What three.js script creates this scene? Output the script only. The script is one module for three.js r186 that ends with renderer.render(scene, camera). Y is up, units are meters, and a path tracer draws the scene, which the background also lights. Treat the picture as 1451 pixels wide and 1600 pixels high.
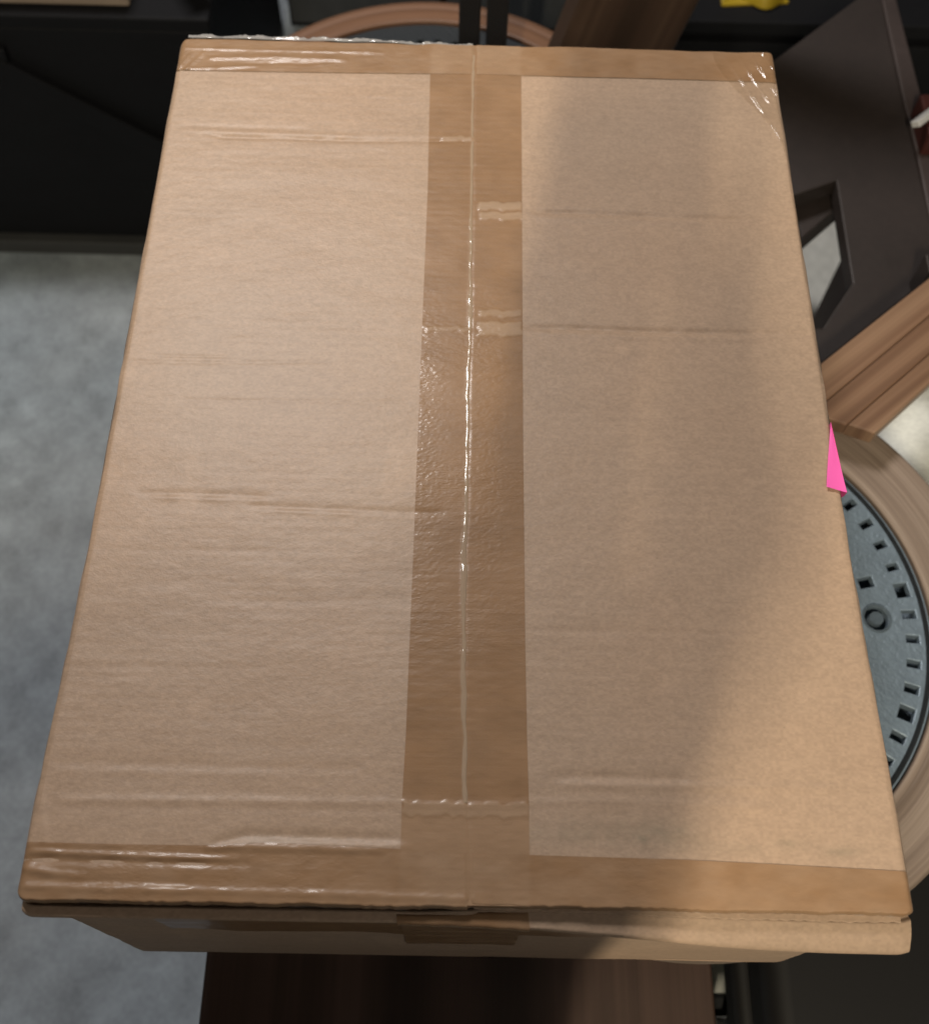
import * as THREE from 'three';
import { mergeGeometries } from 'three/addons/utils/BufferGeometryUtils.js';
import { RoundedBoxGeometry } from 'three/addons/geometries/RoundedBoxGeometry.js';
import { MarchingCubes } from 'three/addons/objects/MarchingCubes.js';
import { RectAreaLightUniformsLib } from 'three/addons/lights/RectAreaLightUniformsLib.js';

// ------------------------------------------------------------------ camera
const scene = new THREE.Scene();
scene.background = new THREE.Color(0, 0, 0);
const TOP = 0.80, W = 0.46, D = 0.6345, BOT = 0.555;           // carton: top height, width, depth, underside
const CAM = new THREE.Vector3(-0.010636, 1.409392, 0.084958);
const FWD = new THREE.Vector3(0.00894487, -0.88935122, -0.45713717), UPV = new THREE.Vector3(-0.02114623, 0.45688499, -0.88927439);
const camera = new THREE.PerspectiveCamera(49.083, 1451 / 1600, 0.01, 30);
camera.position.copy(CAM); camera.up.copy(UPV); camera.lookAt(CAM.clone().add(FWD)); camera.updateMatrixWorld(true);
camera.focus = 0.68; camera.userData.fStop = 7.5;
const renderer = new THREE.WebGLRenderer({ antialias: true });
renderer.toneMapping = THREE.LinearToneMapping;
renderer.toneMappingExposure = 1;
renderer.shadowMap.enabled = true;
// ------------------------------------------------------------------ light: unseen lamps overhead; the dimmer one is added fill
RectAreaLightUniformsLib.init();
const LAMP_A = new THREE.Vector3(-0.50, 2.62, -1.50);        // unseen overhead panel beyond the carton, lights its far left
const unseenPanelLight = new THREE.RectAreaLight(new THREE.Color(1.0, 0.95, 0.92), 51, 0.55, 0.40);
unseenPanelLight.position.copy(LAMP_A); unseenPanelLight.lookAt(0, 0.8, -0.4); scene.add(unseenPanelLight);
const LAMP_FILL = new THREE.Vector3(1.25, 2.62, 1.15);         // added fill light, right behind, standing for bounce from the surroundings
const unseenPanelLight2 = new THREE.RectAreaLight(new THREE.Color(1.0, 0.93, 0.84), 5.5, 0.60, 0.60);
unseenPanelLight2.position.copy(LAMP_FILL); unseenPanelLight2.lookAt(0.2, 0.5, -0.2); scene.add(unseenPanelLight2);
const LAMP_W = new THREE.Vector3(-0.26, 2.60, 1.48);         // unseen warm lamp behind the photographer, casts the lid shadow
const unseenTubeLight = new THREE.RectAreaLight(new THREE.Color(1.0, 0.885, 0.68), 1330, 0.030, 0.36);
unseenTubeLight.position.copy(LAMP_W); unseenTubeLight.up.set(-0.14, 0, 0.99); unseenTubeLight.lookAt(0, 0.8, -0.3); scene.add(unseenTubeLight);
// ------------------------------------------------------------------ helpers
const clamp = (v, a, b) => Math.min(b, Math.max(a, v)), mix = (a, b, t) => a + (b - a) * t, sstep = (a, b, x) => { const t = clamp((x - a) / (b - a), 0, 1); return t * t * (3 - 2 * t); };
function rng(seed) { let s = seed >>> 0; return () => { s = (s + 0x6D2B79F5) | 0; let t = Math.imul(s ^ (s >>> 15), 1 | s); t = (t + Math.imul(t ^ (t >>> 7), 61 | t)) ^ t; return ((t ^ (t >>> 14)) >>> 0) / 4294967296; }; }
const hash = (x, y, s) => { let h = Math.imul(x, 374761393) + Math.imul(y, 668265263) + Math.imul(s, 1274126177); h = Math.imul(h ^ (h >>> 13), 1274126177); return ((h ^ (h >>> 16)) >>> 0) / 4294967296; };
function vn(x, y, s = 0) { const xi = Math.floor(x), yi = Math.floor(y); let fx = x - xi, fy = y - yi; fx = fx * fx * (3 - 2 * fx); fy = fy * fy * (3 - 2 * fy); return mix(mix(hash(xi, yi, s), hash(xi + 1, yi, s), fx), mix(hash(xi, yi + 1, s), hash(xi + 1, yi + 1, s), fx), fy) * 2 - 1; }
function fbm(x, y, s, n = 4) { let a = 1, v = 0, t = 0; for (let i = 0; i < n; i++) { v += a * vn(x, y, s + i * 17); t += a; a *= 0.5; x = x * 2.03 + 5.1; y = y * 2.03 + 1.7; } return v / t; }
const F = 1752, INV = camera.matrixWorld.clone();
function ray(u, v) { return new THREE.Vector3((u - 725.5) / F, -(v - 800) / F, -1).transformDirection(INV); }
function at(u, v, y) { const r = ray(u, v); return CAM.clone().addScaledVector(r, (y - CAM.y) / r.y); }            // photo pixel -> point on the level y
function atZ(u, v, z) { const r = ray(u, v); return CAM.clone().addScaledVector(r, (z - CAM.z) / r.z); }
const used = {};
function numbered(n) { used[n] = (used[n] || 0) + 1; return used[n] === 1 ? n : `${n}_${String(used[n] - 1).padStart(3, '0')}`; }
function thing(name, label, category, pos = [0, 0, 0], group) { const o = new THREE.Group(); o.name = numbered(name); o.position.set(...pos); o.userData = { label, category }; if (group) o.userData.group = group; scene.add(o); return o; }
function part(name, geo, mat, parent, abs = true) {           // abs: geometry is in world metres
  let root = parent; while (root && root.parent && root.parent !== scene) root = root.parent;
  if (abs && root) geo.translate(-root.position.x, -root.position.y, -root.position.z);
  const m = new THREE.Mesh(geo, mat); m.name = name; m.castShadow = m.receiveShadow = true; (parent || scene).add(m); return m;
}
function structure(name, geo, mat) { const m = new THREE.Mesh(geo, mat); m.name = name; m.receiveShadow = m.castShadow = true; m.userData = { kind: 'structure' }; scene.add(m); return m; }
function sheet(nu, nv, fn, uvScale = 1, colFn) {              // fn(i/nu, j/nv) -> [x,y,z,(u,v)]
  const pos = new Float32Array((nu + 1) * (nv + 1) * 3), uv = new Float32Array((nu + 1) * (nv + 1) * 2), col = colFn ? new Float32Array((nu + 1) * (nv + 1) * 3) : null, idx = [];
  for (let j = 0, k = 0; j <= nv; j++) for (let i = 0; i <= nu; i++, k++) {
    const p = fn(i / nu, j / nv, i, j); pos.set([p[0], p[1], p[2]], k * 3); uv.set([(p[3] ?? p[0]) * uvScale, (p[4] ?? p[2]) * uvScale], k * 2);
    if (col) col.set(colFn(p, i / nu, j / nv), k * 3);
    if (i < nu && j < nv) { const a = k, b = k + 1, c = k + nu + 1, d = c + 1; idx.push(a, c, b, b, c, d); }
  }
  const g = new THREE.BufferGeometry(); g.setAttribute('position', new THREE.BufferAttribute(pos, 3)); g.setAttribute('uv', new THREE.BufferAttribute(uv, 2)); if (col) g.setAttribute('color', new THREE.BufferAttribute(col, 3));
  g.setIndex(idx); g.computeVertexNormals(); return g;
}
function box(x0, x1, y0, y1, z0, z1, r = 0.004, seg = 2) { const g = new RoundedBoxGeometry(x1 - x0, y1 - y0, z1 - z0, seg, Math.min(r, (x1 - x0) / 2.01, (y1 - y0) / 2.01, (z1 - z0) / 2.01)); g.translate((x0 + x1) / 2, (y0 + y1) / 2, (z0 + z1) / 2); return g; }
function slab(pts, y0, y1, bevel = 0.002, holes = []) {       // outline of [x,z] points standing between two levels
  const s = new THREE.Shape(pts.map(([x, z]) => new THREE.Vector2(x, -z))); for (const h of holes) s.holes.push(new THREE.Path(h.map(([x, z]) => new THREE.Vector2(x, -z))));
  const g = new THREE.ExtrudeGeometry(s, { depth: y1 - y0 - 2 * bevel, bevelEnabled: bevel > 0, bevelThickness: bevel, bevelSize: bevel, bevelOffset: -bevel, bevelSegments: 2, curveSegments: 10 });
  g.rotateX(-Math.PI / 2); g.translate(0, y0 + bevel, 0); return g;
}
function cyl(x, z, y0, y1, r0, r1 = r0, n = 24) { const g = new THREE.CylinderGeometry(r1, r0, y1 - y0, n); g.translate(x, (y0 + y1) / 2, z); return g; }
function bar(a, b, w, d) { const A = new THREE.Vector3(...a), B = new THREE.Vector3(...b), L = A.distanceTo(B), g = new RoundedBoxGeometry(w, L, d, 2, Math.min(w, d) * 0.15); g.applyQuaternion(new THREE.Quaternion().setFromUnitVectors(new THREE.Vector3(0, 1, 0), B.clone().sub(A).normalize())); g.translate(...A.add(B).multiplyScalar(0.5).toArray()); return g; }
function tex(w, h, fn, srgb = true, rx = 1, ry = 1) {         // fn(x, y) -> [r,g,b] in 0..1
  const d = new Uint8Array(w * h * 4); for (let y = 0, k = 0; y < h; y++) for (let x = 0; x < w; x++, k += 4) { const c = fn(x, y); d[k] = clamp(c[0], 0, 1) * 255; d[k + 1] = clamp(c[1], 0, 1) * 255; d[k + 2] = clamp(c[2], 0, 1) * 255; d[k + 3] = 255; }
  const t = new THREE.DataTexture(d, w, h); t.wrapS = t.wrapT = THREE.MirroredRepeatWrapping; t.magFilter = THREE.LinearFilter; t.minFilter = THREE.LinearMipmapLinearFilter; t.generateMipmaps = true; t.repeat.set(rx, ry); if (srgb) t.colorSpace = THREE.SRGBColorSpace; t.needsUpdate = true; return t;
}
const S2 = (c) => c.map((v) => Math.pow(clamp(v, 0, 1), 1 / 2.2));   // linear -> stored
const std = (o) => new THREE.MeshStandardMaterial(o), phys = (o) => new THREE.MeshPhysicalMaterial(o);
const lin = (r, g, b) => new THREE.Color().setRGB(r, g, b);
// ------------------------------------------------------------------ materials
const KRAFT = [0.455, 0.320, 0.219];
// paper pulp: soft clouds, fibres drawn out along the flutes, specks, and the greenish smudges near the front edge
const smudges = [[838, 1303, .020, .006, .10], [905, 1300, .012, .006, .06], [985, 1300, .03, .0075, .15], [1035, 1300, .012, .006, .11], [1310, 1330, .008, .0022, .24], [1225, 1316, .008, .002, .14], [1000, 1311, .0025, .0018, .4], [700, 1320, .03, .004, .05], [440, 1310, .03, .004, .10], [1150, 1325, .05, .004, .06]].map(([u, v, a, b, k]) => { const p = at(u, v, TOP); return [p.x, p.z, a, b, k]; });
const KW = 1024, KH = 1408, KS = 0.70 / 1408;                 // texel = 0.5 mm
const kraftMap = tex(KW, KH, (px, py) => {
  const x = px * KS - 0.2545, z = py * KS - 0.667;
  let v = 1 + 0.05 * fbm(x * 16, z * 22, 1, 4) + 0.060 * fbm(x * 170, z * 300, 2, 3) + 0.085 * vn(x * 620, z * 900, 3) + 0.012 * vn(x * 25, z * 900, 4) + 0.014 * Math.sin(z * 2 * Math.PI / 0.0066 + 1.2 * vn(x * 8, z * 8, 6)) * sstep(-0.4, 0.6, vn(x * 9, z * 12, 8));
  const s = hash(px, py, 7); if (s > 0.9970) v -= 0.16; else if (s < 0.0026) v += 0.14;
  const w = fbm(x * 40, z * 40, 9, 2); if (w > 0.45) v += 0.07 * sstep(0.52, 0.8, w);
  let k = 0; for (const m of smudges) { const dx = (x - m[0]) / m[2], dz = (z - m[1]) / m[3], q = dx * dx + dz * dz; if (q < 6) k += m[4] * Math.exp(-q) * (0.75 + 0.6 * fbm(x * 160, z * 300, 11, 3)); }
  k = clamp(k, 0, 0.5);
  const t = 0.03 * fbm(x * 9, z * 9, 13, 3);
  return S2([KRAFT[0] * v * (1 - k * 0.95 + t), KRAFT[1] * v * (1 - k * 0.72), KRAFT[2] * v * (1 - k * 0.75 - t)]);
});
const kraftBump = tex(512, 512, (x, y) => { const v = 0.5 + 0.16 * fbm(x / 9, y / 4, 21, 3) + 0.15 * vn(x / 2.2, y / 1.6, 23) + 0.22 * fbm(x / 22, y / 15, 25, 2); return [v, v, v]; }, false);
kraftMap.offset.set(0.2545 / (KW * KS), 0.667 / (KH * KS)); kraftMap.repeat.set(1 / (KW * KS), 1 / (KH * KS));
kraftBump.repeat.set(1 / 0.16, 1 / 0.16);
const M = {};
M.kraft = phys({ map: kraftMap, roughness: 0.43, bumpMap: kraftBump, bumpScale: 0.00018, specularIntensity: 0.62 });
M.kraftSide = std({ map: kraftMap, roughness: 0.8, bumpMap: kraftBump, bumpScale: 0.0001 });
M.core = std({ color: lin(0.30, 0.19, 0.11), roughness: 0.95 });
const fibreMap = tex(512, 512, (x, y) => { const v = 0.87 + 0.09 * fbm(x / 60, y / 40, 31, 4) + 0.07 * fbm(x / 14, y / 5, 33, 3); return S2([v, v, v]); }); fibreMap.repeat.set(1 / 0.25, 1 / 0.25);
const tapeBump = tex(1024, 1024, (x, y) => { const p = sstep(-0.3, 0.5, fbm(x / 150, y / 150, 41, 3)); const v = 0.5 + (0.10 + 0.26 * p) * fbm(x / 9, y / 3.6, 43, 3) + 0.10 * p * vn(x / 5, y / 2.2, 45) + 0.06 * vn(x / 300, y / 3.1, 47); return [v, v, v]; }, false); tapeBump.repeat.set(1 / 0.25, 1 / 0.25);
// packing tape stuck flat on kraft: it wets the paper to a deeper brown; vertex colour = stuck / lifted off
M.tape = phys({ vertexColors: true, map: fibreMap, roughness: 0.34, bumpMap: tapeBump, bumpScale: 0.00019, specularIntensity: 0.36, clearcoat: 0.10, clearcoatRoughness: 0.08 });
M.film = phys({ color: lin(0.97, 0.96, 0.94), transmission: 1, thickness: 0, roughness: 0.16, ior: 1.5, specularIntensity: 1, side: THREE.DoubleSide });
M.filmSheen = phys({ color: lin(0.80, 0.78, 0.75), transmission: 0.62, thickness: 0, roughness: 0.14, ior: 1.5, specularIntensity: 1, side: THREE.DoubleSide });  // clear tape; its grey-white sheen is put into the colour
M.filmFront = phys({ color: lin(0.90, 0.88, 0.85), transmission: 0.80, thickness: 0, roughness: 0.10, ior: 1.5, specularIntensity: 1, side: THREE.DoubleSide });  // fainter sheen in the colour, for the film over the front gap
M.pink = std({ color: lin(1.0, 0.14, 0.50), roughness: 0.75 });
function woodMap(c0, c1, c2, seed, freq = 1) { return tex(512, 512, (x, y) => { const wv = 14 * fbm(x / 130, y / 500, seed, 2), a = fbm((x + wv) / 34 * freq, y / 620, seed + 1, 4), b = fbm((x + wv) / 9 * freq, y / 400, seed + 2, 3), f = vn(x / 1.6, y / 60, seed + 5); const t = clamp(0.5 + 0.9 * a + 0.25 * b, 0, 1), k = 1 + 0.10 * f; return S2([0, 1, 2].map((i) => (t < 0.5 ? mix(c0[i], c1[i], t * 2) : mix(c1[i], c2[i], t * 2 - 1)) * k)); }); }
const walnutMap = woodMap([0.105, 0.052, 0.026], [0.19, 0.102, 0.056], [0.31, 0.19, 0.112], 61); walnutMap.repeat.set(1 / 0.42, 1 / 1.2);
M.walnut = std({ map: walnutMap, roughness: 0.5 });
const umberMap = woodMap([0.050, 0.027, 0.015], [0.085, 0.047, 0.028], [0.13, 0.078, 0.048], 63); umberMap.repeat.set(1 / 0.42, 1 / 1.2);
M.umber = std({ map: umberMap, roughness: 0.6 });
const darkMap = woodMap([0.030, 0.0165, 0.011], [0.056, 0.031, 0.022], [0.095, 0.055, 0.040], 71, 0.5); darkMap.repeat.set(1 / 0.34, 1 / 0.8);
M.darkWood = phys({ map: darkMap, roughness: 0.38, clearcoat: 0.3, clearcoatRoughness: 0.25 });
const rimMap = woodMap([0.165, 0.118, 0.085], [0.255, 0.190, 0.142], [0.34, 0.265, 0.205], 81, 0.8); rimMap.repeat.set(1, 1);
const rimBump = tex(256, 256, (x, y) => { const v = 0.5 + 0.3 * fbm(x / 7, y / 30, 87, 3) + 0.2 * fbm(x / 30, y / 30, 89, 3); return [v, v, v]; }, false);
M.rim = std({ map: rimMap, roughness: 0.65, bumpMap: rimBump, bumpScale: 0.0012 });
const rimMap2 = woodMap([0.15, 0.070, 0.034], [0.20, 0.096, 0.047], [0.25, 0.128, 0.070], 83, 0.4); rimMap2.repeat.set(1, 1);
M.rimRed = std({ map: rimMap2, roughness: 0.5 });
const castBump = tex(256, 256, (x, y) => { const v = 0.5 + 0.35 * fbm(x / 6, y / 6, 91, 3); return [v, v, v]; }, false); castBump.repeat.set(1 / 0.1, 1 / 0.1);
const castMap = tex(512, 512, (x, y) => { const v = 1 + 0.22 * fbm(x / 70, y / 70, 93, 4) + 0.12 * fbm(x / 12, y / 12, 95, 3); return S2([0.195 * v, 0.252 * v, 0.300 * v]); }); castMap.repeat.set(1 / 0.4, 1 / 0.4);
M.cast = std({ map: castMap, roughness: 0.45, metalness: 0.25, bumpMap: castBump, bumpScale: 0.0009 });
M.castDark = std({ color: lin(0.022, 0.027, 0.031), roughness: 0.6, metalness: 0.2, bumpMap: castBump, bumpScale: 0.0009 });
const dustMap = (c, seed) => { const t = tex(256, 256, (x, y) => { const v = 1 + 0.22 * fbm(x / 50, y / 50, seed, 4) + 0.10 * vn(x / 3, y / 3, seed + 3); return S2(c.map((k) => k * v)); }); t.repeat.set(1 / 0.4, 1 / 0.4); return t; };
M.black = phys({ map: dustMap([0.0042, 0.0044, 0.0056], 101), roughness: 0.7, specularIntensity: 0.35 });
M.blackSatin = std({ color: lin(0.012, 0.012, 0.013), roughness: 0.42 });
M.charcoal = std({ map: dustMap([0.045, 0.046, 0.046], 105), roughness: 0.6 });
M.vinyl = std({ color: lin(0.010, 0.009, 0.0085), roughness: 0.5 });
M.brownPaint = std({ map: dustMap([0.0235, 0.0165, 0.0140], 111), roughness: 0.55 });
M.brownPaint2 = std({ map: dustMap([0.046, 0.033, 0.030], 113), roughness: 0.5 });
M.chrome = std({ color: lin(0.75, 0.75, 0.75), roughness: 0.18, metalness: 1 });
M.concrete = std({ map: (() => { const t = tex(1024, 1024, (x, y) => { const v = 1 + 0.36 * fbm(x / 18, y / 18, 121, 5) + 0.07 * fbm(x / 120, y / 120, 125, 3) + 0.10 * vn(x / 2.2, y / 2.2, 127), b = 0.05 * fbm(x / 120, y / 120, 129, 3); return S2([0.275 * v * (1 + b), 0.313 * v, 0.345 * v * (1 - b)]); }); t.repeat.set(1 / 1.9, 1 / 1.9); return t; })(), roughness: 0.62 });
M.paleFloor = std({ map: dustMap([0.60, 0.60, 0.55], 131), roughness: 0.6 });

// ------------------------------------------------------------------ setting
{ const g = new THREE.PlaneGeometry(14, 14, 1, 1); g.rotateX(-Math.PI / 2); const uv = g.attributes.uv; for (let i = 0; i < uv.count; i++) uv.setXY(i, uv.getX(i) * 14, uv.getY(i) * 14); structure('floor', g, M.concrete); }
{ const g = box(0.24, 1.9, 0.0, 0.008, -1.275, 0.6, 0.003); const m = part('floor_mat', g, M.paleFloor, null, false); m.userData = { label: 'pale off-white mat lying flat on the floor under the round table', category: 'mat' }; }

// ------------------------------------------------------------------ carton
const carton = thing('cardboard_box', 'large brown cardboard box sealed along its centre seam with packing tape', 'cardboard box', [0, BOT, -D / 2]);
const seamPts = [[742, 70], [740, 215], [738, 330], [737, 450], [735, 550], [732, 680], [731, 790], [727, 870], [726, 960], [727, 1060], [729, 1150], [730, 1250], [732, 1330], [733, 1415]].map(([u, v]) => at(u, v, TOP));
function polyX(pts, z) { let i = 0; while (i < pts.length - 2 && pts[i + 1].z < z) i++; const a = pts[i], b = pts[i + 1]; return mix(a.x, b.x, clamp((z - a.z) / (b.z - a.z), -0.2, 1.2)); }
const seamX = (z) => polyX(seamPts, z) + 0.0004 * vn(z * 90, 3, 5);
// folds and dents of the lid: pixel polylines, height in mm (minus = groove), half width in mm
const creases = [
  [[[285, 196], [400, 200], [480, 202]], -0.30, 2.2], [[[320, 207], [345, 214], [470, 217], [560, 220], [738, 221]], -0.85, 1.9], [[[300, 205], [420, 209], [560, 213]], 0.35, 2.0],
  [[[215, 770], [300, 770], [420, 776]], -0.42, 2.1], [[[390, 790], [500, 795], [640, 800], [690, 802]], -0.45, 2.3], [[[240, 777], [430, 783]], 0.35, 1.8], [[[400, 797], [560, 803]], 0.35, 1.8],
  [[[190, 563], [330, 566], [520, 566]], -0.30, 1.5], [[[230, 555], [380, 557]], -0.30, 1.2], [[[260, 625], [640, 628]], -0.2, 1.5], [[[160, 858], [430, 861]], -0.12, 2.0], [[[330, 940], [640, 935]], -0.08, 2.2], [[[95, 1040], [420, 1043]], -0.07, 2.2],
  [[[836, 333], [900, 333], [1010, 338], [1130, 342], [1195, 342]], -0.95, 2.1], [[[840, 342], [1000, 347], [1150, 350]], 0.3, 2.2], [[[1195, 342], [1250, 345]], -0.35, 1.8],
  [[[822, 512], [900, 513], [1000, 517], [1110, 520], [1215, 521]], -1.15, 2.4], [[[850, 523], [1000, 528], [1200, 531]], 0.35, 2.2], [[[1215, 521], [1290, 524]], -0.4, 2],
  [[[870, 1213], [950, 1214], [1060, 1217]], -0.7, 3.0], [[[880, 1224], [1000, 1228], [1300, 1232]], 0.5, 2.6], [[[100, 1192], [300, 1197], [560, 1200]], -0.22, 3], [[[90, 1203], [400, 1208]], 0.16, 2.6],
  [[[100, 1250], [400, 1252], [640, 1255], [735, 1258], [900, 1252], [1020, 1254], [1200, 1262]], 0.38, 2.4], [[[110, 1262], [620, 1266]], -0.12, 2.5],
  [[[340, 1318], [390, 1304], [470, 1306], [620, 1309]], -0.8, 2.6], [[[330, 1326], [400, 1318], [520, 1321], [640, 1323]], 0.55, 2.0], [[[860, 790], [1100, 795]], -0.15, 2.5], [[[830, 985], [1150, 990]], -0.2, 2.5],
  [[[78, 1180], [74, 1240], [78, 1315]], 0.30, 1.3], [[[1380, 1240], [1408, 1400]], 0.2, 1.5],
].map(([p, a, w]) => ({ p: p.map(([u, v]) => at(u, v, TOP)), a: a / 1000, w: w / 1000 }));
for (const c of creases) { c.z0 = Math.min(...c.p.map((q) => q.z)) - 4 * c.w; c.z1 = Math.max(...c.p.map((q) => q.z)) + 4 * c.w; c.x0 = Math.min(...c.p.map((q) => q.x)) - 5 * c.w; c.x1 = Math.max(...c.p.map((q) => q.x)) + 5 * c.w; }
function segD(x, z, a, b) { const dx = b.x - a.x, dz = b.z - a.z, t = clamp(((x - a.x) * dx + (z - a.z) * dz) / (dx * dx + dz * dz), 0, 1); return [Math.hypot(x - a.x - dx * t, z - a.z - dz * t), t]; }
function bendH(x, z, list) { let h = 0; for (const c of list) { if (z < c.z0 || z > c.z1 || x < c.x0 || x > c.x1) continue; let best = 9, end = 1; for (let i = 0; i < c.p.length - 1; i++) { const [d, t] = segD(x, z, c.p[i], c.p[i + 1]); if (d < best) { best = d; end = 1; } } const fe = Math.min(0.022, (c.x1 - c.x0) * 0.4), e = sstep(c.x0, c.x0 + fe, x) * (1 - sstep(c.x1 - fe, c.x1, x)); h += c.a * e * (0.85 + 0.3 * vn(x * 130, z * 60, 7)) * Math.exp(-((best / c.w) ** 2)); } return h; }
function lidH(x, z) {
  const big = 0.0011 * fbm(x * 7 + 3, z * 7, 51, 2) + 0.00022 * fbm(x * 26, z * 60, 53, 2);
  const fl = 0.000022 * Math.sin(z * 2 * Math.PI / 0.0066 + 1.4 * vn(x * 9, z * 9, 55)) * sstep(-0.5, 0.6, vn(x * 9 + 4, z * 17, 57));
  return big + fl + bendH(x, z, creases) + 0.00004 * vn(x * 160, z * 420, 59);
}
const RC = 0.007;                                             // crushed corner radius
const corner = (x) => { const d = W / 2 - Math.abs(x); return d < RC ? RC - Math.sqrt(Math.max(0, RC * RC - (RC - Math.max(d, 0)) ** 2)) : 0; };
const zFront = (x) => -corner(x) * (x < 0 ? 1 : 0.35) + 0.0004 * vn(x * 60, 1, 61) + 0.0003 * vn(x * 330, 1, 62) + (x > 0 ? -0.0005 : 0.0005);
const zBack = (x) => -D + corner(x) * (x < 0 ? 1 : 0.3) + 0.0009 * vn(x * 60, 2, 63);
const TH = 0.0052, flare = (z) => 1 + 0.015 * sstep(-0.22, 0.0, z);   // the lid spreads a little towards the open front end
function flapGeo(side) {                                      // side -1 left, +1 right; u = 0 at the fold, 1 at the seam
  const nf = 9, nx = 120, ne = 3, nz = 640, r = 0.0045, down = 0.028;
  return sheet(nf + nx + ne, nz + 6, (u_, v_, i, j) => {
    const jj = clamp(j - 3, 0, nz) / nz, drop = j < 3 ? [1, 0.92, 0.2][j] : j > nz + 3 ? [0.2, 0.92, 1][j - nz - 4] : 0;
    const k = clamp(i - nf, 0, nx) / nx, xs = side * (W / 2 - r);
    const zz0 = mix(-D, 0, jj), xe = seamX(zz0) + side * 0.0009, x = i < nf ? xs : mix(xs, xe, k), xo = i < nf ? side * (W / 2 - (i < 1 ? 0.001 : 0.0008)) : x;
    const z = mix(zBack(i < nf ? side * (W / 2 - RC * 0.25) : x), zFront(i < nf ? side * (W / 2 - RC * 0.25) : x), jj);
    let y = TOP + lidH(x, z) - drop * TH, X = x, z2 = z + (drop > 0.9 ? (j < 5 ? 0.0002 : -0.0002) : 0);
    if (i < nf) { const a = i < 2 ? Math.PI / 2 : (1 - (i - 2) / (nf - 2)) * Math.PI / 2; X = side * (W / 2 - r + r * Math.sin(a)); y = TOP + lidH(xs, z) - r * (1 - Math.cos(a)) - (i === 0 ? down : i === 1 ? down * 0.4 : 0) - drop * 0.002; X += side * 0.0006 * vn(z * 40, i, 71); }
    const dk = i > nf + nx ? [0.15, 0.9, 1][i - nf - nx - 1] : 0; if (dk) { X = xe - side * (dk > 0.9 ? 0 : 0.0004) * -1; X = xe; y -= dk * TH * 0.98; }
    return [X * flare(z2), y, z2, x + (i < nf ? side * (nf - i) * 0.0008 : 0), z];
  });
}
const flipped = (g) => { const ix = g.index.array; for (let i = 0; i < ix.length; i += 3) { const t = ix[i]; ix[i] = ix[i + 1]; ix[i + 1] = t; } g.computeVertexNormals(); return g; };
part('top_flap', flapGeo(-1), M.kraft, carton).userData.label = 'left half of the lid, lit, with two long dents';
part('top_flap', flipped(flapGeo(1)), M.kraft, carton).userData.label = 'right half of the lid with two straight creases';
// front panel: a lip that bulges under the lid, more at the right, then the plain face
const lipOut = (x) => mix(0.0078, 0.0175, sstep(-0.05, 0.2, x)) + 0.0006 * vn(x * 14, 4, 73);
function panelP(x, s) {                                       // s = metres run down from the top edge
  const rt = sstep(-0.03, 0.03, x), L = lipOut(x), r0 = TOP - TH - mix(0.0026, 0.0024, rt), sl = L + 0.006, dr = mix(0.0010, 0.0105, sstep(0.0, 0.2, x));
  let y, z; const wr = 0.0005 * Math.sin(clamp(s / sl, 0, 1) * 9.5 + 1.5 * vn(x * 9, 3, 77)) * sstep(0.02, 0.12, x);
  if (s < sl) { const t = s / sl; z = mix(-0.006, L, t); y = r0 - dr * t * t + wr * Math.sin(t * Math.PI) - mix(0.0055, 0.004, sstep(-0.01, 0.06, x)) * sstep(mix(0.66, 0.45, rt), mix(0.5, 0.3, rt), t); }
  else { const d = s - sl, t = clamp(d / 0.034, 0, 1); z = L + 0.0008 * Math.sin(Math.min(1, d / 0.004) * Math.PI) - (L - 0.0015) * sstep(0.12, 1, t); y = r0 - dr - d; }
  z += 0.0006 * fbm(x * 12, s * 90, 75, 2) * sstep(0.004, 0.012, s) - corner(x) * (x < 0 ? 1 : 0.25) * 0.8;
  return [x, y, z];
}
part('front_panel', sheet(220, 110, (u, v) => { const s = v < 0.7 ? v / 0.7 * 0.07 : mix(0.07, 0.28, (v - 0.7) / 0.3), p = panelP(mix(-W / 2 + 0.001, W / 2 + 0.0015, u), s); return [p[0] * (1 + 0.011 * (1 - sstep(0.02, 0.09, s))), Math.max(p[1], BOT + 0.001), p[2], p[0], -s - 0.1]; }), M.kraftSide, carton);
part('side_walls', box(-W / 2 + 0.0012, W / 2 - 0.0012, BOT, TOP - TH - 0.0075, -D + 0.002, -0.006, 0.004, 3), M.kraftSide, carton);
part('inner_flap', box(-W / 2 + 0.004, W / 2 - 0.004, TOP - TH - 0.0068, TOP - TH - 0.0028, -0.17, -0.009, 0.001, 1), M.core, carton);
part('inner_flap', box(-W / 2 + 0.004, W / 2 - 0.004, TOP - TH - 0.0068, TOP - TH - 0.0022, -D + 0.006, -D + 0.17, 0.001, 1), M.core, carton);
for (const [y0, y1, z1] of [[0.0003, 0.0021, -0.0012]]) part('cut_ply', sheet(200, 8, (u, v) => { const x = mix(0.004, W / 2 - 0.003, u), zf = z1 + lipOut(x) * 0.30 + 0.0004 * vn(x * 140, 2, 201) + 0.0003 * Math.sin(x * 950); const P = [[-0.03, -y0], [zf, -y0], [zf + 0.0006, -y0 - 0.0004], [zf + 0.0006, -y1 + 0.0003], [zf, -y1], [-0.03, -y1], [-0.03, -y1], [-0.03, -y1], [-0.03, -y1]][Math.round(v * 8)]; return [x, TOP - TH + P[1] - 0.0002, P[0]]; }), M.kraftSide, carton);
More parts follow.
